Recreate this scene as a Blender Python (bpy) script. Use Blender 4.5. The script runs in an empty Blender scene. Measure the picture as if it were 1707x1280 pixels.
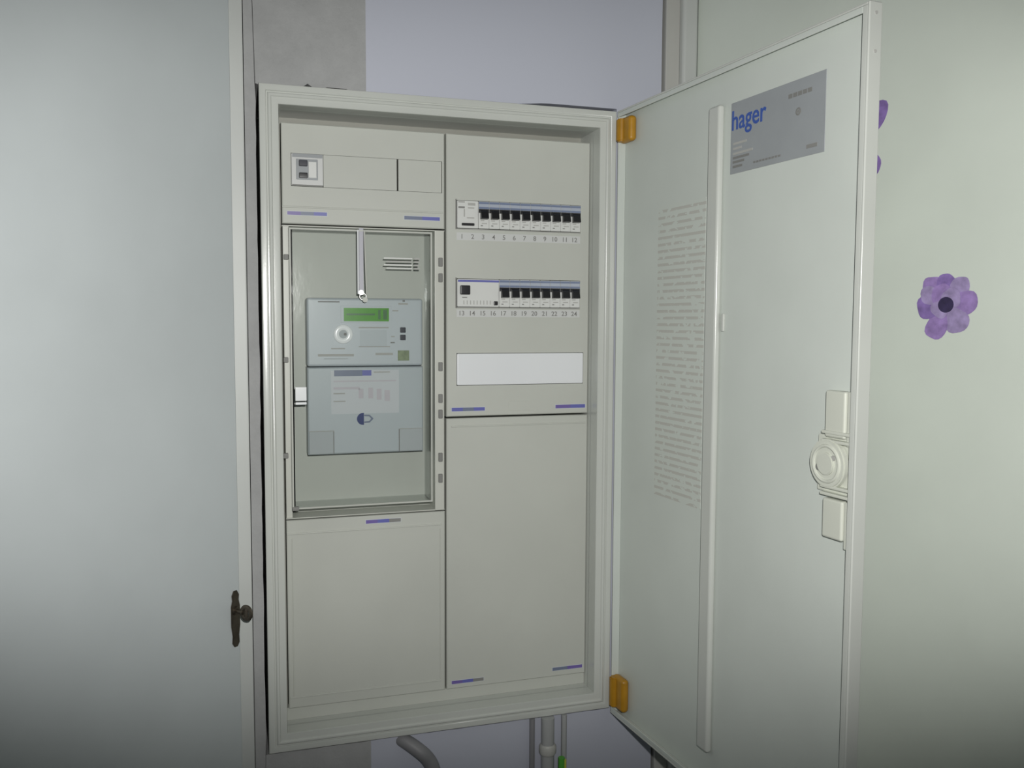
import bpy, bmesh, math, random
from mathutils import Vector, Matrix
random.seed(7)
S = bpy.context.scene
COL = S.collection

# ------------------------------------------------------------------ camera
ZT = 1.83                                   # height of the cabinet's top edge
FPX, YAW, PITCH, ROLL = 1470.4, 0.3024, 0.0717, -0.0042
CAM = Vector((-0.0358, -1.339, ZT - 0.3386))
fwd = Vector((math.sin(YAW)*math.cos(PITCH), math.cos(YAW)*math.cos(PITCH), -math.sin(PITCH)))
rt0 = Vector((math.cos(YAW), -math.sin(YAW), 0)); dn0 = fwd.cross(rt0)
rt = math.cos(ROLL)*rt0 + math.sin(ROLL)*dn0
dn = -math.sin(ROLL)*rt0 + math.cos(ROLL)*dn0
cd = bpy.data.cameras.new('camera'); cam = bpy.data.objects.new('camera', cd); COL.objects.link(cam)
m = Matrix((rt, -dn, -fwd)).transposed().to_4x4(); m.translation = CAM
cam.matrix_world = m
cd.sensor_width = 36; cd.lens = 36*FPX/1707; cd.clip_start = 0.02
S.camera = cam

# ------------------------------------------------------------------ light
S.view_settings.view_transform = 'Standard'; S.view_settings.look = 'None'
S.view_settings.gamma = 1; S.view_settings.use_curve_mapping = False
S.view_settings.exposure = 0.0
w = bpy.data.worlds.new('room_air'); S.world = w; w.use_nodes = True
w.node_tree.nodes['Background'].inputs[0].default_value = (0.86, 0.95, 1.0, 1)
w.node_tree.nodes['Background'].inputs[1].default_value = 0.06
ld = bpy.data.lights.new('camera_flash', 'SPOT'); flash = bpy.data.objects.new('camera_flash', ld); COL.objects.link(flash)
ld.energy = 48; ld.color = (1.0, 0.99, 0.96); ld.spot_size = math.radians(64.5); ld.spot_blend = 0.8; ld.shadow_soft_size = 0.012
fm = Matrix((rt, -dn, -fwd)).transposed().to_4x4()
fm = fm @ Matrix.Rotation(math.radians(0.4), 4, 'X')
fm.translation = CAM + rt*0.045 - dn*0.075
flash.matrix_world = fm @ Matrix.Diagonal((2.4, 1.0, 1, 1))

# ------------------------------------------------------------------ rays from the photograph onto known planes
def ray(u, v): return fwd + rt*((u-853.5)/FPX) + dn*((v-640)/FPX)
def hit(u, v, P0, N):
    d = ray(u, v); return CAM + d*((P0-CAM).dot(N)/d.dot(N))
def U(u, v, y):                              # -> (x, z) on the plane at depth y
    q = hit(u, v, Vector((0, y, 0)), Vector((0, 1, 0))); return q.x, q.z
def R(x0, y0, x1, y1, y):                    # photo rectangle -> x0, x1, z0(low), z1(high)
    xm, ym = (x0+x1)/2, (y0+y1)/2
    return U(x0, ym, y)[0], U(x1, ym, y)[0], U(xm, y1, y)[1], U(xm, y0, y)[1]
W, H = 0.558, 0.994
TH = 0.090
D = Vector((math.sin(TH), -math.cos(TH), 0)); NI = Vector((-math.cos(TH), -math.sin(TH), 0))
HG = Vector((W, 0, ZT))
ZU = Vector((0, 0, 1))

# ------------------------------------------------------------------ materials
MATS = {}
def mat(name, col, rough=0.5, metal=0.0, var=0.04, vscale=6.0, bump=0.0, bscale=300.0, spec=0.5, coat=0.0):
    M = bpy.data.materials.new(name); M.use_nodes = True; nt = M.node_tree; b = nt.nodes['Principled BSDF']
    b.inputs['Roughness'].default_value = rough; b.inputs['Metallic'].default_value = metal
    b.inputs['Specular IOR Level'].default_value = spec; b.inputs['Coat Weight'].default_value = coat
    tc = nt.nodes.new('ShaderNodeTexCoord'); n = nt.nodes.new('ShaderNodeTexNoise')
    n.inputs['Scale'].default_value = vscale; n.inputs['Detail'].default_value = 5
    nt.links.new(tc.outputs['Object'], n.inputs['Vector'])
    r = nt.nodes.new('ShaderNodeValToRGB')
    r.color_ramp.elements[0].position = 0.3; r.color_ramp.elements[1].position = 0.7
    r.color_ramp.elements[0].color = tuple(max(0, c*(1-var)) for c in col)+(1,)
    r.color_ramp.elements[1].color = tuple(min(1, c*(1+var)) for c in col)+(1,)
    nt.links.new(n.outputs['Fac'], r.inputs['Fac']); nt.links.new(r.outputs['Color'], b.inputs['Base Color'])
    if bump:
        n2 = nt.nodes.new('ShaderNodeTexNoise'); n2.inputs['Scale'].default_value = bscale; n2.inputs['Detail'].default_value = 4
        nt.links.new(tc.outputs['Object'], n2.inputs['Vector'])
        bp = nt.nodes.new('ShaderNodeBump'); bp.inputs['Strength'].default_value = bump; bp.inputs['Distance'].default_value = 0.002
        nt.links.new(n2.outputs['Fac'], bp.inputs['Height']); nt.links.new(bp.outputs['Normal'], b.inputs['Normal'])
    MATS[name] = M; return M

mat('cream_steel', (0.56, 0.57, 0.52), 0.42, bump=0.03)
mat('cream_plastic', (0.52, 0.535, 0.49), 0.5, bump=0.02)
mat('frame_enamel', (0.56, 0.58, 0.545), 0.2, bump=0.02)
mat('door_enamel', (0.6, 0.64, 0.6), 0.36, bump=0.04, bscale=500)
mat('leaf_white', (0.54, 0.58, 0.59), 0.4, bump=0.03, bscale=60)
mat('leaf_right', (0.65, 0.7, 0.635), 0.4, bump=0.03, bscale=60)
mat('trim_white', (0.54, 0.56, 0.54), 0.45)
mat('casing_grey', (0.50, 0.50, 0.47), 0.45)
mat('floor_brown', (0.10, 0.075, 0.055), 0.5, var=0.2, vscale=3)
mat('ceiling_white', (0.6, 0.6, 0.6), 0.8)
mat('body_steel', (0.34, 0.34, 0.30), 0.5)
mat('white_plastic', (0.78, 0.80, 0.82), 0.35, var=0.02)
mat('device_grey', (0.60, 0.61, 0.60), 0.4, var=0.02)
mat('device_white', (0.68, 0.69, 0.67), 0.38, var=0.02)
mat('black_plastic', (0.012, 0.012, 0.014), 0.35, var=0.1)
mat('dark_slot', (0.03, 0.032, 0.045), 0.5, var=0.1)
mat('blue_window', (0.19, 0.23, 0.34), 0.2, var=0.05)
mat('pale_window', (0.42, 0.46, 0.54), 0.2, var=0.05)
mat('print_blue', (0.13, 0.14, 0.42), 0.4, var=0.1)
mat('print_violet', (0.16, 0.12, 0.36), 0.4, var=0.1)
mat('print_slate', (0.16, 0.19, 0.27), 0.4, var=0.1)
mat('print_grey', (0.22, 0.22, 0.21), 0.6, var=0.1)
mat('print_pale', (0.42, 0.42, 0.40), 0.6, var=0.1)
mat('sticker_paper', (0.56, 0.585, 0.61), 0.5, var=0.03)
mat('logo_blue', (0.035, 0.09, 0.36), 0.35, var=0.05)
mat('navy', (0.018, 0.035, 0.15), 0.4)
mat('plate_grey', (0.31, 0.33, 0.345), 0.33, var=0.04, vscale=20)
mat('meter_grey', (0.50, 0.545, 0.575), 0.4, var=0.03)
mat('meter_lower', (0.46, 0.505, 0.53), 0.42, var=0.03)
mat('meter_corner', (0.44, 0.47, 0.485), 0.6, var=0.03)
mat('lcd_green', (0.10, 0.33, 0.045), 0.25, var=0.12, vscale=40)
mat('lcd_dark', (0.06, 0.17, 0.06), 0.3, var=0.1)
mat('seal_green', (0.22, 0.27, 0.16), 0.5, var=0.2, vscale=120)
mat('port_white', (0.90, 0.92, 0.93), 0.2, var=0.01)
mat('pink_print', (0.52, 0.49, 0.53), 0.5, var=0.05)
mat('rod_lilac', (0.42, 0.42, 0.47), 0.4)
mat('steel', (0.62, 0.62, 0.62), 0.3, 0.9, var=0.05)
mat('brass_dark', (0.11, 0.095, 0.075), 0.42, 0.8, var=0.25, vscale=60)
mat('orange_plastic', (0.42, 0.21, 0.012), 0.4, var=0.12, vscale=40)
mat('lock_plastic', (0.60, 0.62, 0.55), 0.4, var=0.03)
mat('conduit_grey', (0.24, 0.24, 0.25), 0.5, var=0.08)
mat('pipe_pale', (0.40, 0.41, 0.41), 0.45, var=0.06)
mat('wire_green', (0.10, 0.42, 0.05), 0.4, var=0.1)
mat('wire_yellow', (0.62, 0.62, 0.10), 0.4, var=0.1)
mat('petal_a', (0.23, 0.15, 0.40), 0.6, var=0.25, vscale=90)
mat('petal_b', (0.30, 0.20, 0.46), 0.6, var=0.25, vscale=90)
mat('petal_c', (0.33, 0.26, 0.47), 0.6, var=0.25, vscale=90)
mat('petal_eye', (0.03, 0.02, 0.07), 0.6, var=0.3, vscale=90)

def wall_mat():
    M = bpy.data.materials.new('plaster_and_blue_paint'); M.use_nodes = True; nt = M.node_tree; b = nt.nodes['Principled BSDF']
    L = nt.links.new
    tc = nt.nodes.new('ShaderNodeTexCoord'); sp = nt.nodes.new('ShaderNodeSeparateXYZ'); L(tc.outputs['Object'], sp.inputs[0])
    gt = nt.nodes.new('ShaderNodeMath'); gt.operation = 'GREATER_THAN'; gt.inputs[1].default_value = 0.155; L(sp.outputs['X'], gt.inputs[0])
    n = nt.nodes.new('ShaderNodeTexNoise'); n.inputs['Scale'].default_value = 26; n.inputs['Detail'].default_value = 8; n.inputs['Roughness'].default_value = 0.7
    L(tc.outputs['Object'], n.inputs['Vector'])
    r = nt.nodes.new('ShaderNodeValToRGB'); L(n.outputs['Fac'], r.inputs['Fac'])
    r.color_ramp.elements[0].position = 0.3; r.color_ramp.elements[1].position = 0.72
    r.color_ramp.elements[0].color = (0.35, 0.355, 0.355, 1); r.color_ramp.elements[1].color = (0.42, 0.425, 0.425, 1)
    mx = nt.nodes.new('ShaderNodeMix'); mx.data_type = 'RGBA'; L(gt.outputs[0], mx.inputs['Factor'])
    L(r.outputs['Color'], mx.inputs['A']); mx.inputs['B'].default_value = (0.52, 0.54, 0.62, 1)
    L(mx.outputs['Result'], b.inputs['Base Color'])
    ro = nt.nodes.new('ShaderNodeMapRange'); L(gt.outputs[0], ro.inputs['Value']); ro.inputs['To Min'].default_value = 0.85; ro.inputs['To Max'].default_value = 0.5
    L(ro.outputs[0], b.inputs['Roughness'])
    bs = nt.nodes.new('ShaderNodeMapRange'); L(gt.outputs[0], bs.inputs['Value']); bs.inputs['To Min'].default_value = 0.35; bs.inputs['To Max'].default_value = 0.03
    n2 = nt.nodes.new('ShaderNodeTexNoise'); n2.inputs['Scale'].default_value = 160; n2.inputs['Detail'].default_value = 6; L(tc.outputs['Object'], n2.inputs['Vector'])
    bp = nt.nodes.new('ShaderNodeBump'); bp.inputs['Distance'].default_value = 0.002; L(bs.outputs[0], bp.inputs['Strength']); L(n2.outputs['Fac'], bp.inputs['Height'])
    L(bp.outputs['Normal'], b.inputs['Normal'])
    MATS['wall'] = M
wall_mat()

def clear_mat():
    M = bpy.data.materials.new('clear_acrylic'); M.use_nodes = True; nt = M.node_tree; L = nt.links.new
    nt.nodes.remove(nt.nodes['Principled BSDF']); out = nt.nodes['Material Output']
    t = nt.nodes.new('ShaderNodeBsdfTransparent'); t.inputs[0].default_value = (0.965, 0.975, 0.97, 1)
    g = nt.nodes.new('ShaderNodeBsdfGlossy'); g.inputs['Roughness'].default_value = 0.08
    lw = nt.nodes.new('ShaderNodeLayerWeight'); lw.inputs['Blend'].default_value = 0.5
    pw = nt.nodes.new('ShaderNodeMath'); pw.operation = 'POWER'; pw.inputs[1].default_value = 4; L(lw.outputs['Facing'], pw.inputs[0])
    fr = nt.nodes.new('ShaderNodeMapRange'); L(pw.outputs[0], fr.inputs['Value']); fr.inputs['To Min'].default_value = 0.04; fr.inputs['To Max'].default_value = 0.6
    n = nt.nodes.new('ShaderNodeTexNoise'); n.inputs['Scale'].default_value = 18; n.inputs['Detail'].default_value = 3
    bp = nt.nodes.new('ShaderNodeBump'); bp.inputs['Strength'].default_value = 0.08; bp.inputs['Distance'].default_value = 0.003
    L(n.outputs['Fac'], bp.inputs['Height']); L(bp.outputs['Normal'], g.inputs['Normal'])
    mx = nt.nodes.new('ShaderNodeMixShader'); L(fr.outputs[0], mx.inputs[0]); L(t.outputs[0], mx.inputs[1]); L(g.outputs[0], mx.inputs[2])
    L(mx.outputs[0], out.inputs['Surface']); MATS['clear'] = M
clear_mat()

def paper_mat(z_top, z_low):
    M = bpy.data.materials.new('circuit_list_print'); M.use_nodes = True; nt = M.node_tree; b = nt.nodes['Principled BSDF']; L = nt.links.new
    b.inputs['Roughness'].default_value = 0.5
    tc = nt.nodes.new('ShaderNodeTexCoord'); sp = nt.nodes.new('ShaderNodeSeparateXYZ'); L(tc.outputs['Generated'], sp.inputs[0])
    ml = nt.nodes.new('ShaderNodeMath'); ml.operation = 'MULTIPLY'; ml.inputs[1].default_value = 44; L(sp.outputs['Z'], ml.inputs[0])
    fr = nt.nodes.new('ShaderNodeMath'); fr.operation = 'FRACT'; L(ml.outputs[0], fr.inputs[0])
    lt = nt.nodes.new('ShaderNodeMath'); lt.operation = 'LESS_THAN'; lt.inputs[1].default_value = 0.42; L(fr.outputs[0], lt.inputs[0])
    mp = nt.nodes.new('ShaderNodeMapping'); mp.inputs['Scale'].default_value = (7, 7, 44); L(tc.outputs['Generated'], mp.inputs['Vector'])
    n = nt.nodes.new('ShaderNodeTexNoise'); n.inputs['Scale'].default_value = 1.0; n.inputs['Detail'].default_value = 3; L(mp.outputs[0], n.inputs['Vector'])
    g2 = nt.nodes.new('ShaderNodeMath'); g2.operation = 'GREATER_THAN'; g2.inputs[1].default_value = 0.44; L(n.outputs['Fac'], g2.inputs[0])
    mu = nt.nodes.new('ShaderNodeMath'); mu.operation = 'MULTIPLY'; L(lt.outputs[0], mu.inputs[0]); L(g2.outputs[0], mu.inputs[1])
    mx = nt.nodes.new('ShaderNodeMix'); mx.data_type = 'RGBA'; L(mu.outputs[0], mx.inputs['Factor'])
    mx.inputs['A'].default_value = (0.60, 0.64, 0.595, 1); mx.inputs['B'].default_value = (0.51, 0.51, 0.47, 1)
    L(mx.outputs['Result'], b.inputs['Base Color']); MATS['list'] = M
paper_mat(0, 1)

# ------------------------------------------------------------------ mesh helpers
ORG = {}
class MB:
    def __init__(s): s.v = []; s.f = []; s.m = []; s.mats = []
    def mi(s, mt):
        if mt not in s.mats: s.mats.append(mt)
        return s.mats.index(mt)
    def add(s, vs, fs, mt):
        o = len(s.v); k = s.mi(mt); s.v += [Vector(v) for v in vs]
        for f in fs: s.f.append([i+o for i in f]); s.m.append(k)
        return s
    def bm(s, b, mt, M=None):
        b.verts.ensure_lookup_table(); b.verts.index_update()
        s.add([(M @ v.co if M else v.co.copy()) for v in b.verts], [[v.index for v in f.verts] for f in b.faces], mt); b.free(); return s
    def box(s, x0, x1, y0, y1, z0, z1, mt, bev=0.0, seg=2, M=None):
        b = bmesh.new(); bmesh.ops.create_cube(b, size=1)
        for v in b.verts: v.co = Vector(((x0+x1)/2+v.co.x*(x1-x0), (y0+y1)/2+v.co.y*(y1-y0), (z0+z1)/2+v.co.z*(z1-z0)))
        if bev > 0:
            bev = min(bev, 0.49*min(abs(x1-x0), abs(y1-y0), abs(z1-z0)))
            bmesh.ops.bevel(b, geom=list(b.edges), offset=bev, segments=seg, affect='EDGES', profile=0.5)
        return s.bm(b, mt, M)
    def cyl(s, c, ax, r, l, mt, seg=24, r2=None, bev=0):
        b = bmesh.new(); bmesh.ops.create_cone(b, cap_ends=True, segments=seg, radius1=r, radius2=r if r2 is None else r2, depth=l)
        if bev: bmesh.ops.bevel(b, geom=[e for e in b.edges if len(e.link_faces) == 2 and e.calc_face_angle() > 1], offset=bev, segments=2, affect='EDGES')
        q = Vector((0, 0, 1)).rotation_difference(Vector(ax).normalized()).to_matrix().to_4x4(); q.translation = Vector(c)
        return s.bm(b, mt, q)
    def ring(s, c, ax, R1, r, mt, n=28, k=10, flat=1.0):
        q = Vector((0, 0, 1)).rotation_difference(Vector(ax).normalized()).to_matrix(); c = Vector(c); vs = []; fs = []
        for i in range(n):
            a = 2*math.pi*i/n
            for j in range(k):
                t = 2*math.pi*j/k; rr = R1+r*math.cos(t)
                vs.append(c+q @ Vector((rr*math.cos(a), rr*math.sin(a), flat*r*math.sin(t))))
                fs.append([i*k+j, ((i+1) % n)*k+j, ((i+1) % n)*k+(j+1) % k, i*k+(j+1) % k])
        return s.add(vs, fs, mt)
    def prism(s, pts, origin, right, up, t, mt, bev=0.0):    # outline in (a, b) extruded t along right x up
        right, up = Vector(right), Vector(up); nn = right.cross(up)
        b = bmesh.new(); f = b.faces.new([b.verts.new((p[0], p[1], 0)) for p in pts])
        if f.normal.z < 0 or True:
            f.normal_update()
            if f.normal.z < 0: f.normal_flip()
        ret = bmesh.ops.extrude_face_region(b, geom=[f]); top = [g for g in ret['geom'] if isinstance(g, bmesh.types.BMVert)]
        for v in top: v.co.z += t
        if bev:
            tf = [g for g in ret['geom'] if isinstance(g, bmesh.types.BMFace)]
            bmesh.ops.bevel(b, geom=[e for fa in tf for e in fa.edges], offset=bev, segments=2, affect='EDGES')
        bmesh.ops.recalc_face_normals(b, faces=list(b.faces))
        M = Matrix((right, up, nn)).transposed().to_4x4(); M.translation = Vector(origin)
        return s.bm(b, mt, M)
    def tube(s, pts, r, mt, k=12):
        pts = [Vector(p) for p in pts]; vs = []; fs = []; n = len(pts); ref = Vector((0, 1, 0.001))
        for i, p in enumerate(pts):
            t = (pts[min(i+1, n-1)]-pts[max(i-1, 0)]).normalized(); a = t.cross(ref).normalized(); c = t.cross(a)
            rr = r[i] if isinstance(r, (list, tuple)) else r
            for j in range(k):
                g = 2*math.pi*j/k; vs.append(p+a*rr*math.cos(g)+c*rr*math.sin(g))
        for i in range(n-1):
            for j in range(k): fs.append([i*k+j, i*k+(j+1) % k, (i+1)*k+(j+1) % k, (i+1)*k+j])
        fs.append(list(range(k))[::-1]); fs.append([(n-1)*k+j for j in range(k)])
        return s.add(vs, fs, mt)
    def text(s, txt, origin, right, up, size, mt, thick=0.0002, width=None, bold=0.0, shear=0.0):
        cu = bpy.data.curves.new('t', 'FONT'); cu.body = txt; cu.size = 1; cu.align_x = 'CENTER'; cu.align_y = 'CENTER'; cu.extrude = 0.02; cu.offset = bold; cu.shear = shear
        cu.resolution_u = 3
        o = bpy.data.objects.new('t', cu); COL.objects.link(o); bpy.context.view_layer.update()
        me = bpy.data.meshes.new_from_object(o.evaluated_get(bpy.context.evaluated_depsgraph_get()))
        xs = [v.co.x for v in me.vertices]; ys = [v.co.y for v in me.vertices]
        right, up = Vector(right), Vector(up); nn = right.cross(up)
        k = (width/(max(xs)-min(xs))) if width else size
        cx, cy = (max(xs)+min(xs))/2, (max(ys)+min(ys))/2
        vs = [Vector(origin)+right*((v.co.x-cx)*k)+up*((v.co.y-cy)*size)+nn*(thick*(0.5+v.co.z/0.04)) for v in me.vertices]
        s.add(vs, [list(p.vertices) for p in me.polygons], mt)
        bpy.data.objects.remove(o); bpy.data.curves.remove(cu); bpy.data.meshes.remove(me); return s
    def build(s, name, parent=None, origin=None, flat=False, ang=35):
        if parent is not None: org = ORG[parent.name]
        else: org = Vector(origin) if origin is not None else Vector((0, 0, 0))
        me = bpy.data.meshes.new(name); me.from_pydata([v-org for v in s.v], [], s.f)
        for mt in s.mats: me.materials.append(MATS[mt])
        for p, k in zip(me.polygons, s.m): p.material_index = k
        me.update()
        if not flat:
            for p in me.polygons: p.use_smooth = True
            me.set_sharp_from_angle(angle=math.radians(ang))
        o = bpy.data.objects.new(name, me); COL.objects.link(o)
        if not flat:
            wn = o.modifiers.new('weighted', 'WEIGHTED_NORMAL'); wn.keep_sharp = True; wn.weight = 80
        if parent is not None: o.parent = parent
        else: o.location = org
        if name in ('small_print', 'printed_marks', 'rating_print', 'label_print', 'moulded_print'): o['kind'] = 'stuff'
        ORG[o.name] = org; return o
def thing(name, loc, label, cat, group=None):
    o = bpy.data.objects.new(name, None); COL.objects.link(o); o.location = loc; o.empty_display_size = 0.02
    ORG[o.name] = Vector(loc); return tag(o, label, cat, group)
def tag(o, label, cat, group=None):
    o['label'] = label; o['category'] = cat
    if group: o['group'] = group
    return o
def struct(o, label=None, cat=None):
    o['kind'] = 'structure'
    if label: o['label'] = label; o['category'] = cat
    return o
def plate(x0, x1, z0, z1, y0, y1, holes, mt, bev=0.0015):
    """plate in the x-z plane with rectangular through holes (hx0,hx1,hz0,hz1)"""
    e_ = bev
    xs = sorted({x0, x0+e_, x1-e_, x1, *[h[0] for h in holes], *[h[1] for h in holes]}); zs = sorted({z0, z0+e_, z1-e_, z1, *[h[2] for h in holes], *[h[3] for h in holes]})
    b = bmesh.new(); V = {}
    def vert(x, y, z):
        if y == y0 and (x in (x0, x1) or z in (z0, z1)): y = y0+e_
        k = (round(x, 6), round(y, 6), round(z, 6))
        if k not in V: V[k] = b.verts.new((x, y, z))
        return V[k]
    def solid(i, j):
        if i < 0 or j < 0 or i >= len(xs)-1 or j >= len(zs)-1: return False
        cx, cz = (xs[i]+xs[i+1])/2, (zs[j]+zs[j+1])/2
        return not any(h[0] < cx < h[1] and h[2] < cz < h[3] for h in holes)
    for i in range(len(xs)-1):
        for j in range(len(zs)-1):
            if not solid(i, j): continue
            a, c, d, e = xs[i], xs[i+1], zs[j], zs[j+1]
            b.faces.new([vert(a, y0, d), vert(c, y0, d), vert(c, y0, e), vert(a, y0, e)])
            b.faces.new([vert(a, y1, d), vert(a, y1, e), vert(c, y1, e), vert(c, y1, d)])
            if not solid(i-1, j): b.faces.new([vert(a, y0, d), vert(a, y0, e), vert(a, y1, e), vert(a, y1, d)])
            if not solid(i+1, j): b.faces.new([vert(c, y0, d), vert(c, y1, d), vert(c, y1, e), vert(c, y0, e)])
            if not solid(i, j-1): b.faces.new([vert(a, y0, d), vert(a, y1, d), vert(c, y1, d), vert(c, y0, d)])
            if not solid(i, j+1): b.faces.new([vert(a, y0, e), vert(c, y0, e), vert(c, y1, e), vert(a, y1, e)])
    bmesh.ops.recalc_face_normals(b, faces=list(b.faces))
    return MB().bm(b, mt)

# ================================================================== the setting
def build_wall():
    # plastered wall with the opening the cabinet is let into; the opening's edge is broken along the top
    X0, X1, Z0, Z1 = -0.0195, 0.6415, 0.0, 2.6; yf, yb = 0.010, 0.24
    n = 40
    inner = []; outer = []
    def side(p, q, po, qo, gap):
        for i in range(n):
            t = i/n; inner.append((p[0]+(q[0]-p[0])*t, p[1]+(q[1]-p[1])*t, gap(t))); outer.append((po[0]+(qo[0]-po[0])*t, po[1]+(qo[1]-po[1])*t))
    top, bot = ZT, ZT-H
    rnd = [random.uniform(0, 1) for _ in range(200)]
    def gtop(t):                                   # t 0 left .. 1 right
        if t > 0.69: return 0.001+0.005*min(1, (t-0.69)/0.1)
        if 0.10 < t < 0.15: return 0.006
        if 0.17 < t < 0.23: return 0.003
        return -0.004+0.001*rnd[int(t*150)]
    gl = lambda t: 0.0036+0.0012*rnd[int(t*60)+20]
    side((0, bot), (0, top), (X0, Z0), (X0, Z1), lambda t: ('x', -gl(t)))
    side((0, top), (W, top), (X0, Z1), (X1, Z1), lambda t: ('z', gtop(t)))
    side((W, top), (W, bot), (X1, Z1), (X1, Z0), lambda t: ('x', 0.004))
    side((W, bot), (0, bot), (X1, Z0), (X0, Z0), lambda t: ('z', -0.0045-0.001*rnd[int(t*60)+90]))
    inn = []
    for k, (x, z, g) in enumerate(inner):
        if g[0] == 'x': x += g[1]
        else: z += g[1]
        if k == 0: z = bot-0.0045
        if k == n: x, z = -0.005, top+0.001
        if k == 2*n: x, z = W+0.004, top+0.006
        if k == 3*n: x, z = W+0.004, bot-0.0045
        inn.append((x, z))
    N = len(inn); vs = [(x, yf, z) for x, z in outer]+[(x, yf, z) for x, z in inn]+[(x, yb, z) for x, z in inn]+[(x, yb, z) for x, z in outer]
    fs = []
    for i in range(N):
        j = (i+1) % N
        fs.append([i, N+i, N+j, j]); fs.append([N+i, 2*N+i, 2*N+j, N+j]); fs.append([i, j, 3*N+j, 3*N+i]); fs.append([2*N+i, 3*N+i, 3*N+j, 2*N+j])
    b = MB(); b.add(vs, fs, 'wall')
    o = b.build('wall_back', flat=True); bb = bmesh.new(); bb.from_mesh(o.data); bmesh.ops.recalc_face_normals(bb, faces=list(bb.faces)); bb.to_mesh(o.data); bb.free()
    struct(o, 'grey rough plaster and pale blue painted wall around the cabinet', 'wall')
build_wall()
struct(MB().box(-1.6, 2.0, 0.24, 0.30, 0, 2.6, 'wall').build('wall_rear', flat=True))
struct(MB().box(-1.6, 2.0, -2.6, 0.30, -0.05, 0.0, 'floor_brown').build('floor', flat=True))
struct(MB().box(-1.6, 2.0, -2.6, 0.30, 2.6, 2.65, 'ceiling_white').build('ceiling', flat=True))
# jamb strip between the left leaf and the plaster
b = MB(); b.box(-0.046, -0.0205, -0.010, 0.24, 0.0, 2.6, 'trim_white', 0.0025); struct(b.build('trim_1'), 'narrow white jamb strip behind the lock', 'trim')
b = MB(); b.box(-1.6, -0.046, 0.02, 0.24, 0, 2.6, 'wall'); struct(b.build('wall_left', flat=True))
# casing right of the blue wall: a flat grey band and a raised rounded band
b = MB(); b.box(0.6458, 0.671, 0.004, 0.24, 0, 2.6, 'casing_grey', 0.002); struct(b.build('trim_2'), 'flat grey casing band beside the blue wall', 'trim')
b = MB(); b.box(0.671, 0.699, -0.008, 0.24, 0, 2.6, 'trim_white', 0.006, 3); struct(b.build('trim_3'), 'raised white rounded casing band', 'trim')
# right leaf, swung outwards
RD = Vector((0.334, -0.943, 0)).normalized(); RN = Vector((-RD.y*-1, 0, 0))
RN = Vector((RD.y, -RD.x, 0)).normalized()            # faces the cabinet
RO = Vector((0.700, 0.0, 0))
def leaf(name, O, dr, nn, length, z0, z1, th, mt):
    b = MB(); b.box(0, length, -th, 0, z0, z1, mt, 0.003, 3)
    M = Matrix((dr, nn, ZU)).transposed().to_4x4(); M.translation = O
    b.v = [M @ v for v in b.v]
    if Matrix((dr, nn, ZU)).determinant() < 0: b.f = [f[::-1] for f in b.f]
    return b.build(name)
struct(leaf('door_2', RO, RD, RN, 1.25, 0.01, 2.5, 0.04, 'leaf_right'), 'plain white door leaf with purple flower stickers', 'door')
# left leaf with the lock at its far edge
LA = math.radians(46); LD = Vector((-math.sin(LA), -math.cos(LA), 0)); LN = Vector((math.cos(LA), -math.sin(LA), 0)); LO = Vector((-0.0375, -0.030, 0))
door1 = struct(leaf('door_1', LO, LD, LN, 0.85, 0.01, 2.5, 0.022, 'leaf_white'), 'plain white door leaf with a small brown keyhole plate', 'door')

# keyhole plate (part of the left leaf) and the key in it
q = hit(392, 1031, LO, LN); s_ = (q-LO).dot(LD); zq = q.z
hh, ww = 0.041, 0.0080
pts = [(-ww*.35, -hh), (ww*.35, -hh), (ww*.8, -hh*.86), (ww*.7, -hh*.6), (ww, -hh*.25), (ww, hh*.45), (ww*.7, hh*.65), (ww*.8, hh*.84), (ww*.35, hh), (-ww*.35, hh), (-ww*.8, hh*.84), (-ww*.7, hh*.65), (-ww, hh*.45), (-ww, -hh*.25), (-ww*.7, -hh*.6), (-ww*.8, -hh*.86)]
ORG['door_1'] = Vector((0, 0, 0))
b = MB(); b.prism(pts, q+LN*0.0001, -LD, ZU, 0.0022, 'brass_dark', 0.0006); b.cyl(q+LN*0.003+ZU*0.012, LN, 0.0065, 0.004, 'brass_dark', 20, bev=0.001)
e = b.build('keyhole_plate', door1); e['label'] = 'dark brown metal keyhole plate'
kb = q+ZU*0.012
key = thing('key', kb+LN*0.004, 'small dark metal key sticking out of the keyhole plate', 'key')
MB().cyl(kb+LN*0.010, LN, 0.0028, 0.014, 'brass_dark', 16).build('shank', key)
b = MB(); b.ring(kb+LN*0.0225, LD, 0.0085, 0.0033, 'brass_dark', 24, 10, 0.8); b.cyl(kb+LN*0.016, LN, 0.0045, 0.004, 'brass_dark', 16, bev=0.001)
b.box(-0.0022, 0.0022, -0.003, 0.003, -0.008, 0.008, 'brass_dark', 0.0008, 1, Matrix.Translation(kb+LN*0.0225))
b.build('bow', key)

# ================================================================== the cabinet
cab = thing('distribution_cabinet', (W/2, 0.1, ZT-H), 'cream steel electrical cabinet let into the wall with its door swung open', 'electrical cabinet')
def sweep(profile, x0, x1, z0, z1, mt, b):
    vs = []; fs = []
    for o, y in profile: vs += [(x0+o, y, z0+o), (x1-o, y, z0+o), (x1-o, y, z1-o), (x0+o, y, z1-o)]
    for i in range(len(profile)-1):
        for k in range(4): fs.append([4*i+k, 4*i+(k+1) % 4, 4*(i+1)+(k+1) % 4, 4*(i+1)+k])
    b.add(vs, fs, mt); return b
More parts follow.
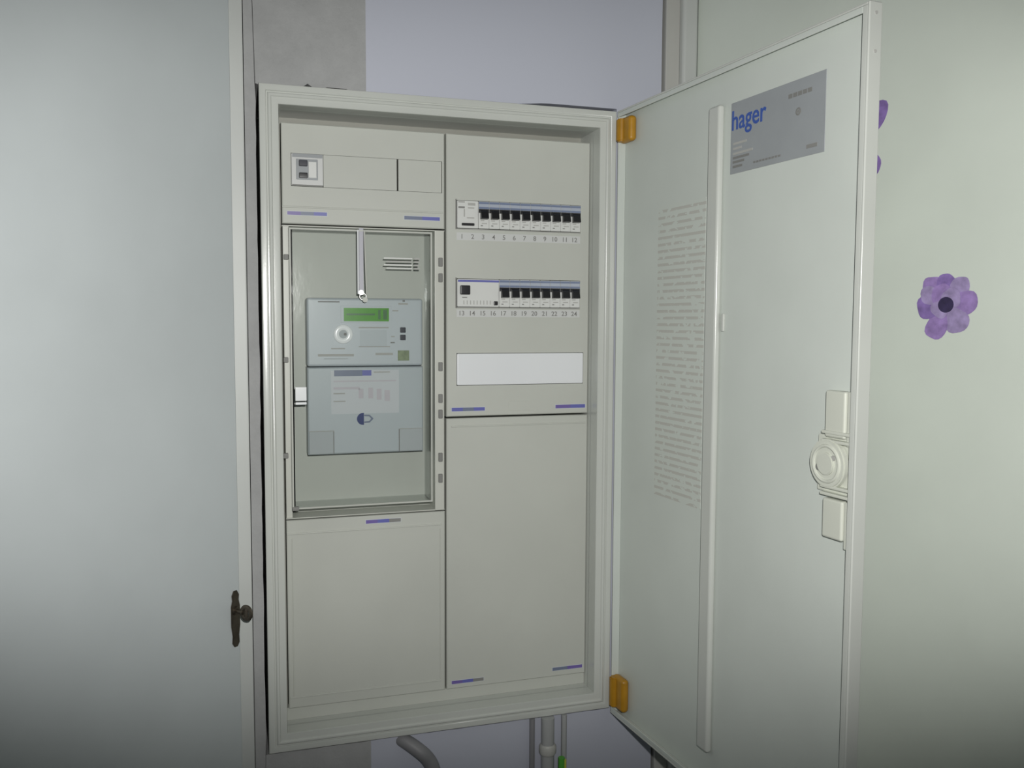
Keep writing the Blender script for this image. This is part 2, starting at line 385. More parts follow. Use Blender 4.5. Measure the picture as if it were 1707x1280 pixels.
# frame: stepped, beaded profile
prof = [(0.006, 0.020), (0, 0.020), (0, 0.0025), (0.0007, 0.0006), (0.0025, 0), (0.0085, 0), (0.0096, 0.0008), (0.0102, 0.0030), (0.0118, 0.0030), (0.0124, 0.0006),
        (0.0138, -0.0006), (0.0158, -0.0006), (0.0172, 0.0006), (0.0178, 0.0022), (0.0250, 0.0026), (0.0272, 0.0034), (0.0280, 0.006), (0.0280, 0.030), (0.0290, 0.031), (0.0290, 0.085)]
sweep(prof, 0, W, ZT-H, ZT, 'frame_enamel', MB()).build('frame', cab, ang=50)
sweep([(0.0288, 0.085), (0.0490, 0.085)], 0, W, ZT-H, ZT, 'body_steel', MB()).build('recess_shade_ledge', cab, flat=True)  # ledge in darker steel, so the recess shade is put into its colour
b = MB(); zb, zt = ZT-H+0.02, ZT-0.02
b.box(0.016, 0.018, 0.02, 0.2, zb, zt, 'body_steel'); b.box(W-0.018, W-0.016, 0.02, 0.2, zb, zt, 'body_steel')
b.box(0.018, W-0.018, 0.02, 0.2, zb, zb+0.002, 'body_steel'); b.box(0.018, W-0.018, 0.02, 0.2, zt-0.002, zt, 'body_steel'); b.box(0.018, W-0.018, 0.2, 0.202, zb, zt, 'body_steel')
b.build('body', cab, flat=True)

PY = 0.040                                             # plane of the cover panels
PXL0, PXL1, PXR0, PXR1 = 0.0322, 0.2815, 0.2842, 0.5285
Zp = lambda d: ZT-d
# --- upper left cover with its module slot
sx0, sx1, sz0, sz1 = R(485, 262, 737, 316, PY)
ul = plate(PXL0, PXL1, Zp(0.1945), Zp(0.045), PY, PY+0.014, [(sx0, sx1, sz0, sz1)], 'cream_plastic').build('cover_panel', cab)
def sticker(parent, x0, y0, x1, y1, cols, y=PY, rows=1):
    a0, a1, c0, c1 = R(x0, y0, x1, y1, y); b = MB(); cm = (c0+c1)/2; c0, c1 = cm+(c0-cm)*0.72, cm+(c1-cm)*0.72
    b.box(a0-0.001, a1+0.001, y-0.0003, y, c0-0.0008, c1+0.0008, 'sticker_paper')
    n = len(cols)
    for i, c in enumerate(cols):
        p = a0+(a1-a0)*i/n; r_ = a0+(a1-a0)*(i+1)/n
        b.box(p, r_, y-0.0006, y-0.0003, c0, c1, c)
    return b.build('sticker', parent, flat=True)
def ridge(parent, x0, y0, x1, y1, t=0.0012, y=PY, name='fold_line', mt='cream_plastic'):
    (a0, c0), (a1, c1) = U(x0, y0, y), U(x1, y1, y); c = (c0+c1)/2
    return MB().box(a0, a1, y-0.0016, y+0.001, c-t, c+t, mt, 0.0007).build(name, parent)
ridge(ul, 470, 345, 738, 354)
sticker(ul, 479, 352, 545, 360, ['print_violet', 'print_slate', 'print_blue'])
sticker(ul, 674, 360, 733, 368, ['print_slate', 'print_blue'])
# blank strips closing the rest of the slot
for i, (p0, p1) in enumerate([(539, 661.5), (664, 736)]):
    x0, x1 = U(p0, 290, PY)[0], U(p1, 296, PY)[0]
    MB().box(x0, x1, PY-0.0008, PY+0.010, sz0+0.0003, sz1-0.0003, 'cream_plastic', 0.0008).build('blank_strip', ul)
# --- lower left cover
ll = plate(PXL0, PXL1, Zp(0.9445), Zp(0.647), PY, PY+0.014, [], 'cream_plastic').build('cover_panel', cab)
ridge(ll, 478, 886, 736, 878)
sticker(ll, 610, 864, 668, 872, ['print_violet', 'print_blue', 'print_grey'])
ridge(ll, 484, 1158, 736, 1138)
(a0, c0) = U(734, 900, PY); MB().box(a0-0.0008, a0+0.0008, PY-0.0012, PY+0.001, Zp(0.925), Zp(0.675), 'cream_plastic', 0.0006).build('fold_line', ll)
(a0, c0) = U(487, 900, PY); MB().box(a0-0.0008, a0+0.0008, PY-0.0012, PY+0.001, Zp(0.925), Zp(0.675), 'cream_plastic', 0.0006).build('fold_line', ll)
# --- upper right cover with two module slots and a white blank row
r1 = R(761, 331.5, 973, 387, PY); MX = r1[0]
ROW = [(U(868, 338, PY)[1], U(868, 384.5, PY)[1]), (U(868, 466, PY)[1], U(868, 513, PY)[1])]
slots = [(MX, MX+0.2115, lo, hi) for hi, lo in ROW]
w3 = R(761, 588, 972, 641, PY)
ur = plate(PXR0, PXR1, Zp(0.4935), Zp(0.045), PY, PY+0.014, slots+[(w3[0], w3[1], w3[2], w3[3])], 'cream_plastic').build('cover_panel', cab)
MB().box(w3[0]+0.0005, w3[1]-0.0005, PY-0.002, PY+0.010, w3[2]+0.0005, w3[3]-0.0005, 'white_plastic', 0.002).build('white_blank_strip', ur)['label'] = 'white blank strip closing the third slot'
# rim around each slot
for (a0, a1, c0, c1) in slots:
    b = MB(); b.box(a0-0.0016, a0-0.0002, PY-0.002, PY+0.001, c0-0.0015, c1+0.0015, 'print_grey', 0.0004); b.box(a0, a1, PY-0.0018, PY+0.001, c0-0.0015, c0-0.0003, 'print_pale', 0.0004)
    b.build('slot_rim', ur)
for k, (yl, yr) in enumerate([(393, 401), (522, 523)]):
    b = MB(); zc = (U(770, yl, PY)[1]+U(963, yr, PY)[1])/2
    b.box(MX, MX+0.211, PY-0.0004, PY, zc-0.006, zc+0.006, 'device_grey')
    for i in range(12):
        b.text(str(1+i+12*k), (MX+0.0088+0.0175*i, PY-0.0004, zc), (1, 0, 0), (0, 0, 1), 0.0105, 'print_grey', 0.0002, bold=0.012)
    o = b.build('number_strip', ur, flat=True); o['label'] = 'strip of printed circuit numbers'
sticker(ur, 753, 678, 808, 686, ['print_blue', 'print_slate', 'print_blue'])
sticker(ur, 926, 673, 975, 681, ['print_violet', 'print_blue'])
a = R(848, 668, 888, 684, PY); MB().box(a[0], a[1], PY-0.0005, PY, a[2], a[3], 'cream_plastic', 0.0002).build('embossed_tab', ur)
# --- lower right cover
lr = plate(PXR0, PXR1, Zp(0.9445), Zp(0.4965), PY, PY+0.014, [], 'cream_plastic').build('cover_panel', cab)
ridge(lr, 752, 710, 976, 705)
sticker(lr, 753, 1131, 806, 1138, ['print_violet', 'print_blue', 'print_grey'])
sticker(lr, 921, 1109, 970, 1116, ['print_slate', 'print_violet'])
MB().box(0.0295, W-0.0295, PY+0.005, PY+0.02, ZT-H+0.0292, Zp(0.9447), 'cream_plastic').build('bottom_fascia', cab, flat=True)
# --- divider rail between the two columns and the frame of the meter bay
MZ1, MZ0 = Zp(0.1965), Zp(0.645)
BY = 0.085
MB().box(PXL0, PXL1, BY, BY+0.003, MZ0, MZ1, 'cream_plastic').build('meter_back_plate', cab)
b = MB(); b.box(U(724, 600, 0.045)[0], PXL1-0.0005, PY+0.001, BY, MZ0, MZ1, 'cream_steel', 0.001)
rail = b.build('side_rail', cab)
for yp in (437, 463, 611, 664, 690, 762, 797):
    x, z = U(733, yp, PY); MB().box(x-0.002, x+0.0045, PY-0.003, PY+0.003, z-0.007, z+0.007, 'print_grey', 0.001).build('clip', rail)
rail2 = MB().box(PXL0+0.0005, PXL0+0.010, PY+0.006, BY, MZ0, MZ1, 'cream_steel', 0.001).build('side_rail', cab)
for yp in (428, 600, 760):
    x, z = U(474, yp, PY); MB().box(x-0.001, x+0.006, PY-0.001, PY+0.006, z-0.004, z+0.004, 'print_grey', 0.001).build('clip', rail2)
b = MB(); b.box(PXL0, PXL1, PY+0.002, BY, MZ1-0.0015, MZ1, 'cream_steel'); b.build('bay_lining', cab, flat=True); b = MB(); b.box(PXL0, PXL1, PY+0.002, BY, MZ0, MZ0+0.0015, 'cream_steel'); b.build('bay_lining', cab, flat=True)

# --- clear hood over the meter
HY = 0.030
hx0, hx1, hz0, hz1 = U(484, 600, HY)[0], U(721, 600, HY)[0], U(605, 843, HY)[1], U(605, 383, HY)[1]
b = MB(); t = 0.002
b.box(hx0, hx1, HY, HY+t, hz0, hz1, 'clear')
b.box(hx0, hx0+t, HY+t, BY-0.001, hz0, hz1, 'clear'); b.box(hx1-t, hx1, HY+t, BY-0.001, hz0, hz1, 'clear')
b.box(hx0+t, hx1-t, HY+t, BY-0.001, hz0, hz0+t, 'clear'); b.box(hx0+t, hx1-t, HY+t, BY-0.001, hz1-t, hz1, 'clear')
hood = b.build('clear_hood', cab, flat=True); hood['label'] = 'clear plastic hood over the meter'
b = MB(); sweep([(0, HY+0.003), (0, HY-0.0004), (0.0005, HY-0.0012), (0.0024, HY-0.0012), (0.003, HY-0.0004), (0.003, HY+0.0004)], hx0, hx1, hz0, hz1, 'cream_plastic', b); b.build('hood_rim', hood)
(a0, c0), (a1, c1) = U(596, 380, HY), U(606, 490, HY)
b = MB(); b.tube([(a0, HY-0.003, c0-0.003), (a0, HY-0.003, c1)], 0.0013, 'white_plastic'); b.tube([(a0+0.010, HY-0.002, c0-0.003), (a0+0.013, HY-0.001, c1)], 0.0012, 'cream_plastic'); b.box(a0+0.002, a0+0.0085, HY-0.0010, HY, c1, c0, 'rod_lilac')
b.build('locking_rod', hood)
b = MB(); b.cyl((a0+0.004, HY-0.005, c1+0.002), (0, 1, 0), 0.004, 0.005, 'steel', 20, bev=0.001); b.cyl((a0+0.010, HY-0.004, c1-0.009), (0, 1, 0), 0.004, 0.004, 'cream_plastic', 20, bev=0.001)
b.ring((a0+0.007, HY-0.003, c1-0.004), (0, 1, 0), 0.005, 0.0007, 'steel', 18, 6); b.build('lead_seal', hood)
a = R(492, 645, 511, 668, HY); b = MB(); b.box(a[0], a[1], HY-0.004, HY, a[2], a[3], 'port_white', 0.001); b.box(a[0], a[1], HY-0.003, HY, a[2]-0.006, a[2]-0.002, 'white_plastic', 0.001); b.build('flash_glint', hood)  # white tabs painting in the flash's bright reflection on the hood
x, z = U(493, 848, HY); MB().box(x-0.005, x+0.005, HY-0.003, HY+0.004, z-0.003, z+0.003, 'print_grey', 0.001).build('hood_foot', hood)
a = R(640, 428, 700, 450, HY); b = MB()
for i in range(4):
    zc = a[3]-(a[3]-a[2])*(i+0.5)/4
    b.box(a[0]+0.004*(i % 2), a[1]-0.012, HY-0.0003, HY, zc-0.0009, zc+0.0009, 'device_white' if i != 1 else 'print_pale'); b.box(a[1]-0.009, a[1]-0.001*(i % 3), HY-0.0003, HY, zc-0.0012, zc+0.0012, 'print_pale')
b.build('moulded_print', hood, flat=True)

# ================================================================== the meter
MY = 0.050
mx0, mx1 = U(512, 600, MY)[0], U(705, 600, MY)[0]
mzt, mzm, mzb = U(608, 497, MY)[1], U(608, 611, MY)[1], U(608, 755, MY)[1]
meter = thing('electricity_meter', ((mx0+mx1)/2, BY-0.01, mzb), 'grey electronic electricity meter with green display under the clear hood', 'electricity meter')
up = MB().box(mx0, mx1, MY, BY-0.0005, mzm+0.0006, mzt, 'meter_grey', 0.004, 3).build('housing', meter)
cs = 0.037
b = plate(mx0, mx1, mzb, mzm-0.0006, MY-0.001, BY-0.0005, [], 'meter_lower', 0.002); lowc = b.build('terminal_cover', meter)
for sx in (mx0+0.0015, mx1-0.0015-cs):
    MB().box(sx, sx+cs, MY-0.0022, MY-0.0005, mzb+0.0012, mzb+0.0012+cs*0.95, 'meter_corner', 0.0006).build('corner_flap', lowc)
    xi = sx+cs if sx < (mx0+mx1)/2 else sx-0.0012
    b = MB(); b.box(sx-0.0006, sx+cs+0.0012, MY-0.0016, MY-0.0005, mzb+0.0012+cs*0.95, mzb+0.0024+cs*0.95, 'print_pale'); b.box(xi, xi+0.0012, MY-0.0016, MY-0.0005, mzb+0.0012, mzb+0.0012+cs*0.95, 'print_grey'); b.build('flap_seam', lowc, flat=True)
def mr(name, parent, x0, y0, x1, y1, mt, d=0.0008, bev=0.0003, base=MY):
    a = R(x0, y0, x1, y1, base); return MB().box(a[0], a[1], base-d, base+0.0005, a[2], a[3], mt, bev).build(name, parent)
disp = mr('display', meter, 568, 510, 652, 538, 'meter_grey', 0.0012)
a = R(573, 513.5, 648, 535.5, MY); b = MB(); b.box(a[0], a[1], MY-0.0017, MY-0.001, a[2], a[3], 'lcd_green'); b.build('screen', disp)
b = MB(); b.box(a[1]-0.017, a[1]-0.013, MY-0.0019, MY-0.0017, a[2]+0.003, a[3]-0.003, 'lcd_dark'); b.box(a[1]-0.009, a[1]-0.003, MY-0.0019, MY-0.0017, a[2]+0.003, a[3]-0.003, 'lcd_dark'); b.box(a[0]+0.004, a[1]-0.022, MY-0.0019, MY-0.0017, (a[2]+a[3])/2-0.001, (a[2]+a[3])/2+0.002, 'lcd_dark'); b.build('digits', disp, flat=True)
x, z = U(572, 557, MY); b = MB(); b.ring((x, MY-0.001, z), (0, 1, 0), 0.0105, 0.0045, 'port_white', 32, 10, 0.5); b.cyl((x, MY-0.0006, z), (0, 1, 0), 0.0075, 0.002, 'meter_corner', 24); b.cyl((x+0.003, MY-0.002, z), (0, 1, 0), 0.0022, 0.001, 'print_grey', 14); b.build('optical_port', meter)['label'] = 'bright white ring of the optical port'
for yp in (550, 562.5):
    mr('button', meter, 667, yp-4.5, 676, yp+4.5, 'dark_slot', 0.002, 0.0008)
mr('calibration_seal', meter, 663, 584, 682, 601, 'seal_green', 0.0006)
b = MB()
for (x0, y0, x1, y1, mt) in [(530, 502, 566, 504, 'print_grey'), (664, 505, 680, 508, 'print_pale'), (671, 500, 675, 503, 'print_grey'), (654, 517, 664, 519, 'print_pale'), (598, 545, 648, 547, 'print_pale'), (600, 550, 645, 577, 'meter_lower'), (598, 577, 650, 578.5, 'print_pale'), (651, 570, 658, 572, 'print_grey'), (552, 580, 575, 582, 'print_pale'), (530, 590, 590, 594, 'print_pale'), (626, 588, 655, 592, 'print_pale'), (652, 560, 658, 562, 'print_pale'), (540, 597, 580, 599, 'meter_corner')]:
    a = R(x0, y0, x1, y1, MY); b.box(a[0], a[1], MY-0.0003, MY, a[2], a[3], mt)
b.build('printed_marks', meter, flat=True)
lb = mr('label_sheet', lowc, 552, 617, 665, 689, 'sticker_paper', 0.0003, 0, MY-0.001)
b = MB(); yy = MY-0.0013
for (x0, y0, x1, y1, mt) in [(557, 617, 604, 627, 'print_slate'), (604, 617, 619, 626, 'print_blue'), (623, 619, 650, 621, 'print_pale'), (556, 634, 660, 636, 'pink_print'), (556, 645, 600, 649, 'pink_print'), (556, 655, 575, 657, 'print_pale'), (598, 648, 606, 664, 'pink_print'), (614, 646, 622, 664, 'pink_print'), (628, 648, 636, 666, 'pink_print'), (641, 650, 650, 668, 'pink_print'), (556, 668, 576, 670, 'print_pale')]:
    a = R(x0, y0, x1, y1, yy); b.box(a[0], a[1], yy-0.0004, yy, a[2], a[3], mt)
b.build('label_print', lowc, flat=True)
a = R(595, 688, 620, 708, MY-0.001); zc = (a[2]+a[3])/2; b = MB()
hgt = (a[3]-a[2])/2
pts = [(a[0]+hgt+hgt*math.cos(t), zc+hgt*math.sin(t)) for t in [math.pi/2+math.pi*i/12 for i in range(13)]]
b.prism([(p[0], p[1]) for p in pts]+[(a[0]+hgt*1.15, zc-hgt), (a[0]+hgt*1.15, zc+hgt)], (0, MY-0.001, 0), (1, 0, 0), (0, 0, 1), 0.0004, 'navy')
b.prism([(a[0]+hgt*1.2, zc+hgt*.7), (a[0]+hgt*1.2, zc+hgt*.45), (a[0]+hgt*2.0, zc+hgt*.4), (a[0]+hgt*2.35, zc), (a[0]+hgt*2.0, zc-hgt*.4), (a[0]+hgt*1.2, zc-hgt*.45), (a[0]+hgt*1.2, zc-hgt*.7), (a[0]+hgt*2.1, zc-hgt*.65), (a[0]+hgt*2.75, zc), (a[0]+hgt*2.1, zc+hgt*.65)], (0, MY-0.001, 0), (1, 0, 0), (0, 0, 1), 0.0004, 'print_slate')
b.build('maker_emblem', lowc, flat=True)['label'] = 'dark blue emblem of the meter maker'

# ================================================================== devices in the slots
def dev_root(name, x0, x1, lo, hi, label, cat, group=None): return thing(name, ((x0+x1)/2, 0.07, lo), label, cat, group)
FY = PY-0.003
def copy_thing(src, off, label):
    c = src.copy(); COL.objects.link(c); c.location = src.location+off; c['label'] = label
    for ch in src.children:
        d = ch.copy(); COL.objects.link(d); d.parent = c
        for g in ch.children:
            k = g.copy(); COL.objects.link(k); k.parent = d
    return c
def make_breaker(x0, lo, hi, label, group):
    x1 = x0+0.0173; h = hi-lo
    r = dev_root('circuit_breaker', x0, x1, lo, hi, label, 'circuit breaker', group)
    body = MB().box(x0, x1, FY, 0.075, lo+0.0008, hi-0.0008, 'device_white', 0.0008, 1).build('body', r)
    b = MB(); b.box(x0+0.0004, x1-0.0004, FY-0.0006, FY+0.0006, hi-h*0.29, hi-h*0.03, 'pale_window', 0.0003, 1); b.box(x0+0.0002, x1-0.0002, FY-0.0009, FY, hi-h*0.115, hi-h*0.045, 'blue_window'); b.box(x0+0.0002, x1-0.0002, FY-0.0009, FY, hi-h*0.29, hi-h*0.22, 'blue_window'); b.build('label_window', r)
    MB().box(x0+0.0003, x1-0.0003, FY-0.0010, FY+0.0006, hi-h*0.43, hi-h*0.295, 'black_plastic').build('toggle_slot', r, flat=True)
    b = MB(); xa, xb = x0+0.0026, x1-0.0026; zt_, zl = hi-h*0.33, hi-h*0.66
    b.add([(xa, FY, zt_), (xb, FY, zt_), (xb, FY, zl), (xa, FY, zl), (xa, FY-0.006, zt_-0.003), (xb, FY-0.006, zt_-0.003), (xb, FY-0.009, zl+0.001), (xa, FY-0.009, zl+0.001)], [[4, 7, 6, 5], [0, 4, 5, 1], [3, 2, 6, 7], [0, 3, 7, 4], [1, 5, 6, 2]], 'black_plastic')
    b.build('toggle', r, flat=True)
    b = MB()
    for (u0, u1, v, mt) in [(0.2, 0.55, 0.70, 'print_pale'), (0.3, 0.8, 0.80, 'print_pale'), (0.2, 0.4, 0.88, 'print_grey')]:
        b.box(x0+0.0173*u0, x0+0.0173*u1, FY-0.0003, FY, hi-h*v-0.0008, hi-h*v+0.0008, mt)
    b.build('rating_print', r, flat=True); return r
P = 0.0175
ORD = ['first', 'second', 'third', 'fourth', 'fifth', 'sixth', 'seventh', 'eighth', 'ninth', 'tenth']
for row, (hi, lo) in enumerate(ROW):
    first = 2 if row == 0 else 4; src = None
    nm, dev = ('upper', 'two-module') if row == 0 else ('lower', 'four-module')
    for i in range(first, 12):
        lab = f'black-toggle circuit breaker, {ORD[i-first]} from the pale {dev} device in the {nm} slot row'
        grp = f'circuit breakers in the {nm} slot row'
        if src is None: src = make_breaker(MX+P*i+0.0006, lo, hi, lab, grp); i0 = i
        else: copy_thing(src, Vector((P*(i-i0), 0, 0)), lab)
# two-module device above numbers 1 and 2
hi, lo = ROW[0]; h = hi-lo; x0, x1 = MX+0.0006, MX+2*P+0.0002
r = dev_root('switch_module', x0, x1, lo, hi, 'pale two-module switch device with black bar above numbers 1 and 2', 'switch device')
MB().box(x0, x1, FY, 0.075, lo+0.0008, hi-0.0008, 'device_white', 0.0008, 1).build('body', r)
b = MB(); b.box(x0+0.007, x0+0.0275, FY-0.003, FY, lo+h*0.10, lo+h*0.19, 'black_plastic', 0.0006, 1); b.build('toggle', r)
b = MB()
for (u0, u1, v, t_, mt) in [(.05, .35, .93, .0012, 'print_pale'), (.5, .85, .86, .002, 'print_pale'), (.05, .35, .74, .0014, 'print_grey'), (.5, .8, .73, .001, 'print_pale'), (.3, .36, .55, .006, 'print_pale'), (.45, .8, .38, .001, 'print_pale')]:
    b.box(x0+(x1-x0)*u0, x0+(x1-x0)*u1, FY-0.0003, FY, lo+h*v-t_, lo+h*v+t_, mt)
b.build('rating_print', r, flat=True)
# four-module residual current device above numbers 13 to 16
hi, lo = ROW[1]; h = hi-lo; x0, x1 = MX+0.0006, MX+4*P+0.0002
r = dev_root('residual_current_breaker', x0, x1, lo, hi, 'wide pale four-module residual current breaker with one black switch, above numbers 13 to 16', 'circuit breaker')
MB().box(x0, x1, FY, 0.075, lo+0.0008, hi-0.0008, 'device_white', 0.0008, 1).build('body', r)
b = MB(); b.box(x0+0.001, x1-0.0004, FY-0.0008, FY, hi-h*0.12, hi-h*0.05, 'print_blue'); b.build('label_window', r)
b = MB(); b.box(x0+0.004, x0+0.020, FY-0.007, FY, hi-h*0.56, hi-h*0.24, 'black_plastic', 0.0015); b.build('toggle', r)
b = MB(); b.box(x1-0.0095, x1-0.003, FY-0.004, FY, lo+h*0.08, lo+h*0.22, 'black_plastic', 0.001); b.build('test_button', r)
b = MB()
for i in range(9): b.box(x0+0.010+0.0055*i, x0+0.0115+0.0055*i, FY-0.0003, FY, lo+h*0.1, lo+h*0.24, 'print_pale')
b.box(x0+0.008, x0+0.016, FY-0.0003, FY, lo+h*0.33, lo+h*0.36, 'print_grey'); b.build('rating_print', r, flat=True)
# main switch in the upper left slot
x0, x1 = U(485.5, 288, PY)[0], U(538.5, 288, PY)[0]; lo, hi = sz0, sz1; h = hi-lo
r = dev_root('main_switch', x0, x1, lo, hi, 'small grey main switch with two black levers at the left of the single-slot cover', 'switch device')
MB().box(x0, x1, FY, 0.075, lo+0.0008, hi-0.0008, 'device_grey', 0.0008, 1).build('body', r)
b = MB(); b.box(x0+0.0015, x1-0.001, FY-0.0008, FY, hi-h*0.13, hi-h*0.02, 'plate_grey'); b.build('label_window', r)
b = MB(); b.box(x0+0.007, x1-0.008, FY-0.001, FY, lo+h*0.20, hi-h*0.18, 'plate_grey', 0.0005, 1); b.box(x0+0.025, x1-0.010, FY-0.0018, FY, lo+h*0.26, hi-h*0.25, 'device_white', 0.0005, 1); b.build('lever_plate', r)
for v0, v1, mt in [(0.60, 0.78, 'dark_slot'), (0.24, 0.40, 'black_plastic')]:
    b = MB(); b.box(x0+0.011, x0+0.0235, FY-0.006, FY, lo+h*v0, lo+h*v1, mt, 0.001); b.build('lever', r)
b = MB(); b.box(x0+0.001, x1, FY-0.0006, FY, lo+h*0.02, lo+h*0.05, 'print_grey'); b.build('base_line', r, flat=True)

# ================================================================== the open cabinet door (part of the cabinet)
def dbox(b, u0, u1, n0, n1, z0, z1, mt, bev=0.0, seg=2):      # u along the door, n towards its inner side, z below the cabinet top
    M = Matrix((D, NI, ZU)).transposed().to_4x4(); M.translation = HG
    k = len(b.f); b.box(u0, u1, n0, n1, z0, z1, mt, bev, seg, M)
    if Matrix((D, NI, ZU)).determinant() < 0: b.f[k:] = [f[::-1] for f in b.f[k:]]
def DP(u, n, z): return HG+D*u+NI*n+ZU*z
DL, DT, DBm = 0.541, -0.0005, -1.001
b = MB(); dbox(b, 0.002, DL, -0.0175, -0.0145, DBm, DT, 'door_enamel', 0.0012)
cdoor = b.build('cabinet_door', cab); cdoor['label'] = 'cream steel door swung open to the right'
b = MB()
dbox(b, DL-0.003, DL+0.0005, -0.0180, 0.0, DBm-0.0003, DT+0.0003, 'frame_enamel', 0.0014, 3); dbox(b, DL-0.010, DL-0.0025, -0.0025, -0.0003, DBm+0.003, DT-0.003, 'frame_enamel', 0.0008)
dbox(b, 0.0015, DL-0.003, -0.0145, 0.0, DT-0.003, DT, 'frame_enamel', 0.001); dbox(b, 0.0015, DL-0.003, -0.0145, 0.0, DBm, DBm+0.003, 'frame_enamel', 0.001)
dbox(b, 0.0015, DL-0.01, -0.0025, -0.0003, DT-0.010, DT-0.003, 'door_enamel', 0.0008); dbox(b, 0.0015, DL-0.01, -0.0025, -0.0003, DBm+0.003, DBm+0.010, 'door_enamel', 0.0008)
dbox(b, 0.0015, 0.0045, -0.0145, -0.001, DBm+0.003, DT-0.003, 'door_enamel', 0.001)
b.build('folded_lip', cdoor)
b = MB(); M0 = len(b.v)
dbox(b, 0.246, 0.272, -0.0145, -0.0045, -0.948, -0.048, 'frame_enamel', 0.004, 4); b.build('stiffening_rib', cdoor)
b = MB(); dbox(b, 0.276, 0.281, -0.0145, -0.011, -0.352, -0.328, 'frame_enamel', 0.001); b.build('rib_tab', cdoor)
# lock
c = DP(0.495, -0.0145, -0.500)
b = MB(); dbox(b, 0.472, 0.530, -0.0145, -0.0095, -0.534, -0.468, 'lock_plastic', 0.002); b.cyl(c+NI*0.0085, NI, 0.0285, 0.008, 'lock_plastic', 40, bev=0.0018); b.build('lock_case', cdoor)
b = MB(); b.ring(c+NI*0.0125, NI, 0.0205, 0.0022, 'lock_plastic', 40, 8); b.cyl(c+NI*0.0135, NI, 0.013, 0.004, 'lock_plastic', 32, bev=0.001); b.cyl(c+NI*0.0128+D*-0.011-ZU*0.005, NI, 0.0042, 0.003, 'print_grey', 16); b.cyl(c+NI*0.0128+D*0.012+ZU*0.008, NI, 0.003, 0.003, 'print_pale', 16); b.build('lock_disc', cdoor)
for z0, z1, cap in [(-0.470, -0.416, 1), (-0.586, -0.540, -1)]:
    b = MB(); dbox(b, 0.487, 0.519, -0.0145, -0.0045, z0, z1, 'lock_plastic', 0.003, 3); dbox(b, 0.5205, 0.5275, -0.0145, -0.006, z0-0.008, z1, 'lock_plastic', 0.0015); b.build('rod_guide', cdoor)
for z0, z1 in [(-0.466, -0.462), (-0.476, -0.472), (-0.537, -0.533), (-0.5285, -0.5245)]:
    b = MB(); dbox(b, 0.484, 0.530, -0.0145, -0.0030, z0, z1, 'lock_plastic', 0.0012); b.build('guide_rib', cdoor)
# free-edge screw marks
b = MB(); b.cyl(DP(DL+0.0008, -0.009, -0.052), D, 0.0018, 0.0012, 'print_pale', 14); b.build('edge_screw', cdoor)
b = MB(); b.cyl(DP(DL+0.0008, -0.009, -0.012), D, 0.0018, 0.0012, 'print_pale', 14); b.build('edge_screw', cdoor)
# orange hinge blocks
for z0, z1, lab in [(-0.053, -0.013, 'orange plastic hinge block at the top'), (-0.988, -0.932, 'orange plastic hinge block at the bottom')]:
    b = MB(); dbox(b, 0.005, 0.041, -0.0145, -0.0005, z0, z1, 'orange_plastic', 0.006, 3)
    zc = (z0+z1)/2; b.cyl(DP(0.012, -0.002, zc), ZU, 0.0085, (z1-z0)*0.9, 'orange_plastic', 20, bev=0.002)
    b.build('hinge_block', cdoor)['label'] = lab

# label plate on the door
o = DP(0.375, -0.0145, -0.142)
lp = thing('label_plate', o, 'grey data plate with blue lettering on the inside of the open cabinet door', 'label plate')
b = MB(); dbox(b, 0.286, 0.464, -0.0145, -0.0137, -0.143, -0.050, 'plate_grey', 0.0003, 1); b.build('plate', lp)
MB().text('hager', DP(0.3235, -0.0137, -0.0775), D, ZU, 0.036, 'logo_blue', 0.0004, width=0.070, bold=0.012).build('logo', lp, flat=True)
b = MB()
def dbar(u0, u1, z, t, mt): dbox(b, u0, u1, -0.0137, -0.0133, z-t, z+t, mt)
for i, (u1, z) in enumerate([(0.320, -0.104), (0.310, -0.1105), (0.333, -0.117), (0.326, -0.1225), (0.316, -0.128), (0.312, -0.134)]): dbar(0.292, u1, z, 0.0015, 'print_pale' if i < 3 else 'print_grey')
for i in range(9): dbar(0.335+0.006*i, 0.3395+0.006*i, -0.1345, 0.0012, 'print_grey')
for i in range(5): dbar(0.400+0.0085*i, 0.407+0.0085*i, -0.067, 0.0025, 'print_grey')
dbar(0.434, 0.452, -0.1325, 0.0022, 'print_grey')
b.build('small_print', lp, flat=True)
b = MB(); b.ring(DP(0.418, -0.0136, -0.088), NI, 0.0036, 0.0012, 'print_grey', 20, 6, 0.3); b.cyl(DP(0.418, -0.0135, -0.088), NI, 0.0016, 0.0005, 'print_grey', 12); b.build('mark', lp)
# circuit list
b = MB(); dbox(b, 0.108, 0.232, -0.0145, -0.0141, -0.607, -0.165, 'list')
cl = b.build('circuit_list', origin=DP(0.17, -0.0145, -0.607), flat=True); tag(cl, 'tall faintly printed circuit list sheet on the open cabinet door', 'paper sheet')
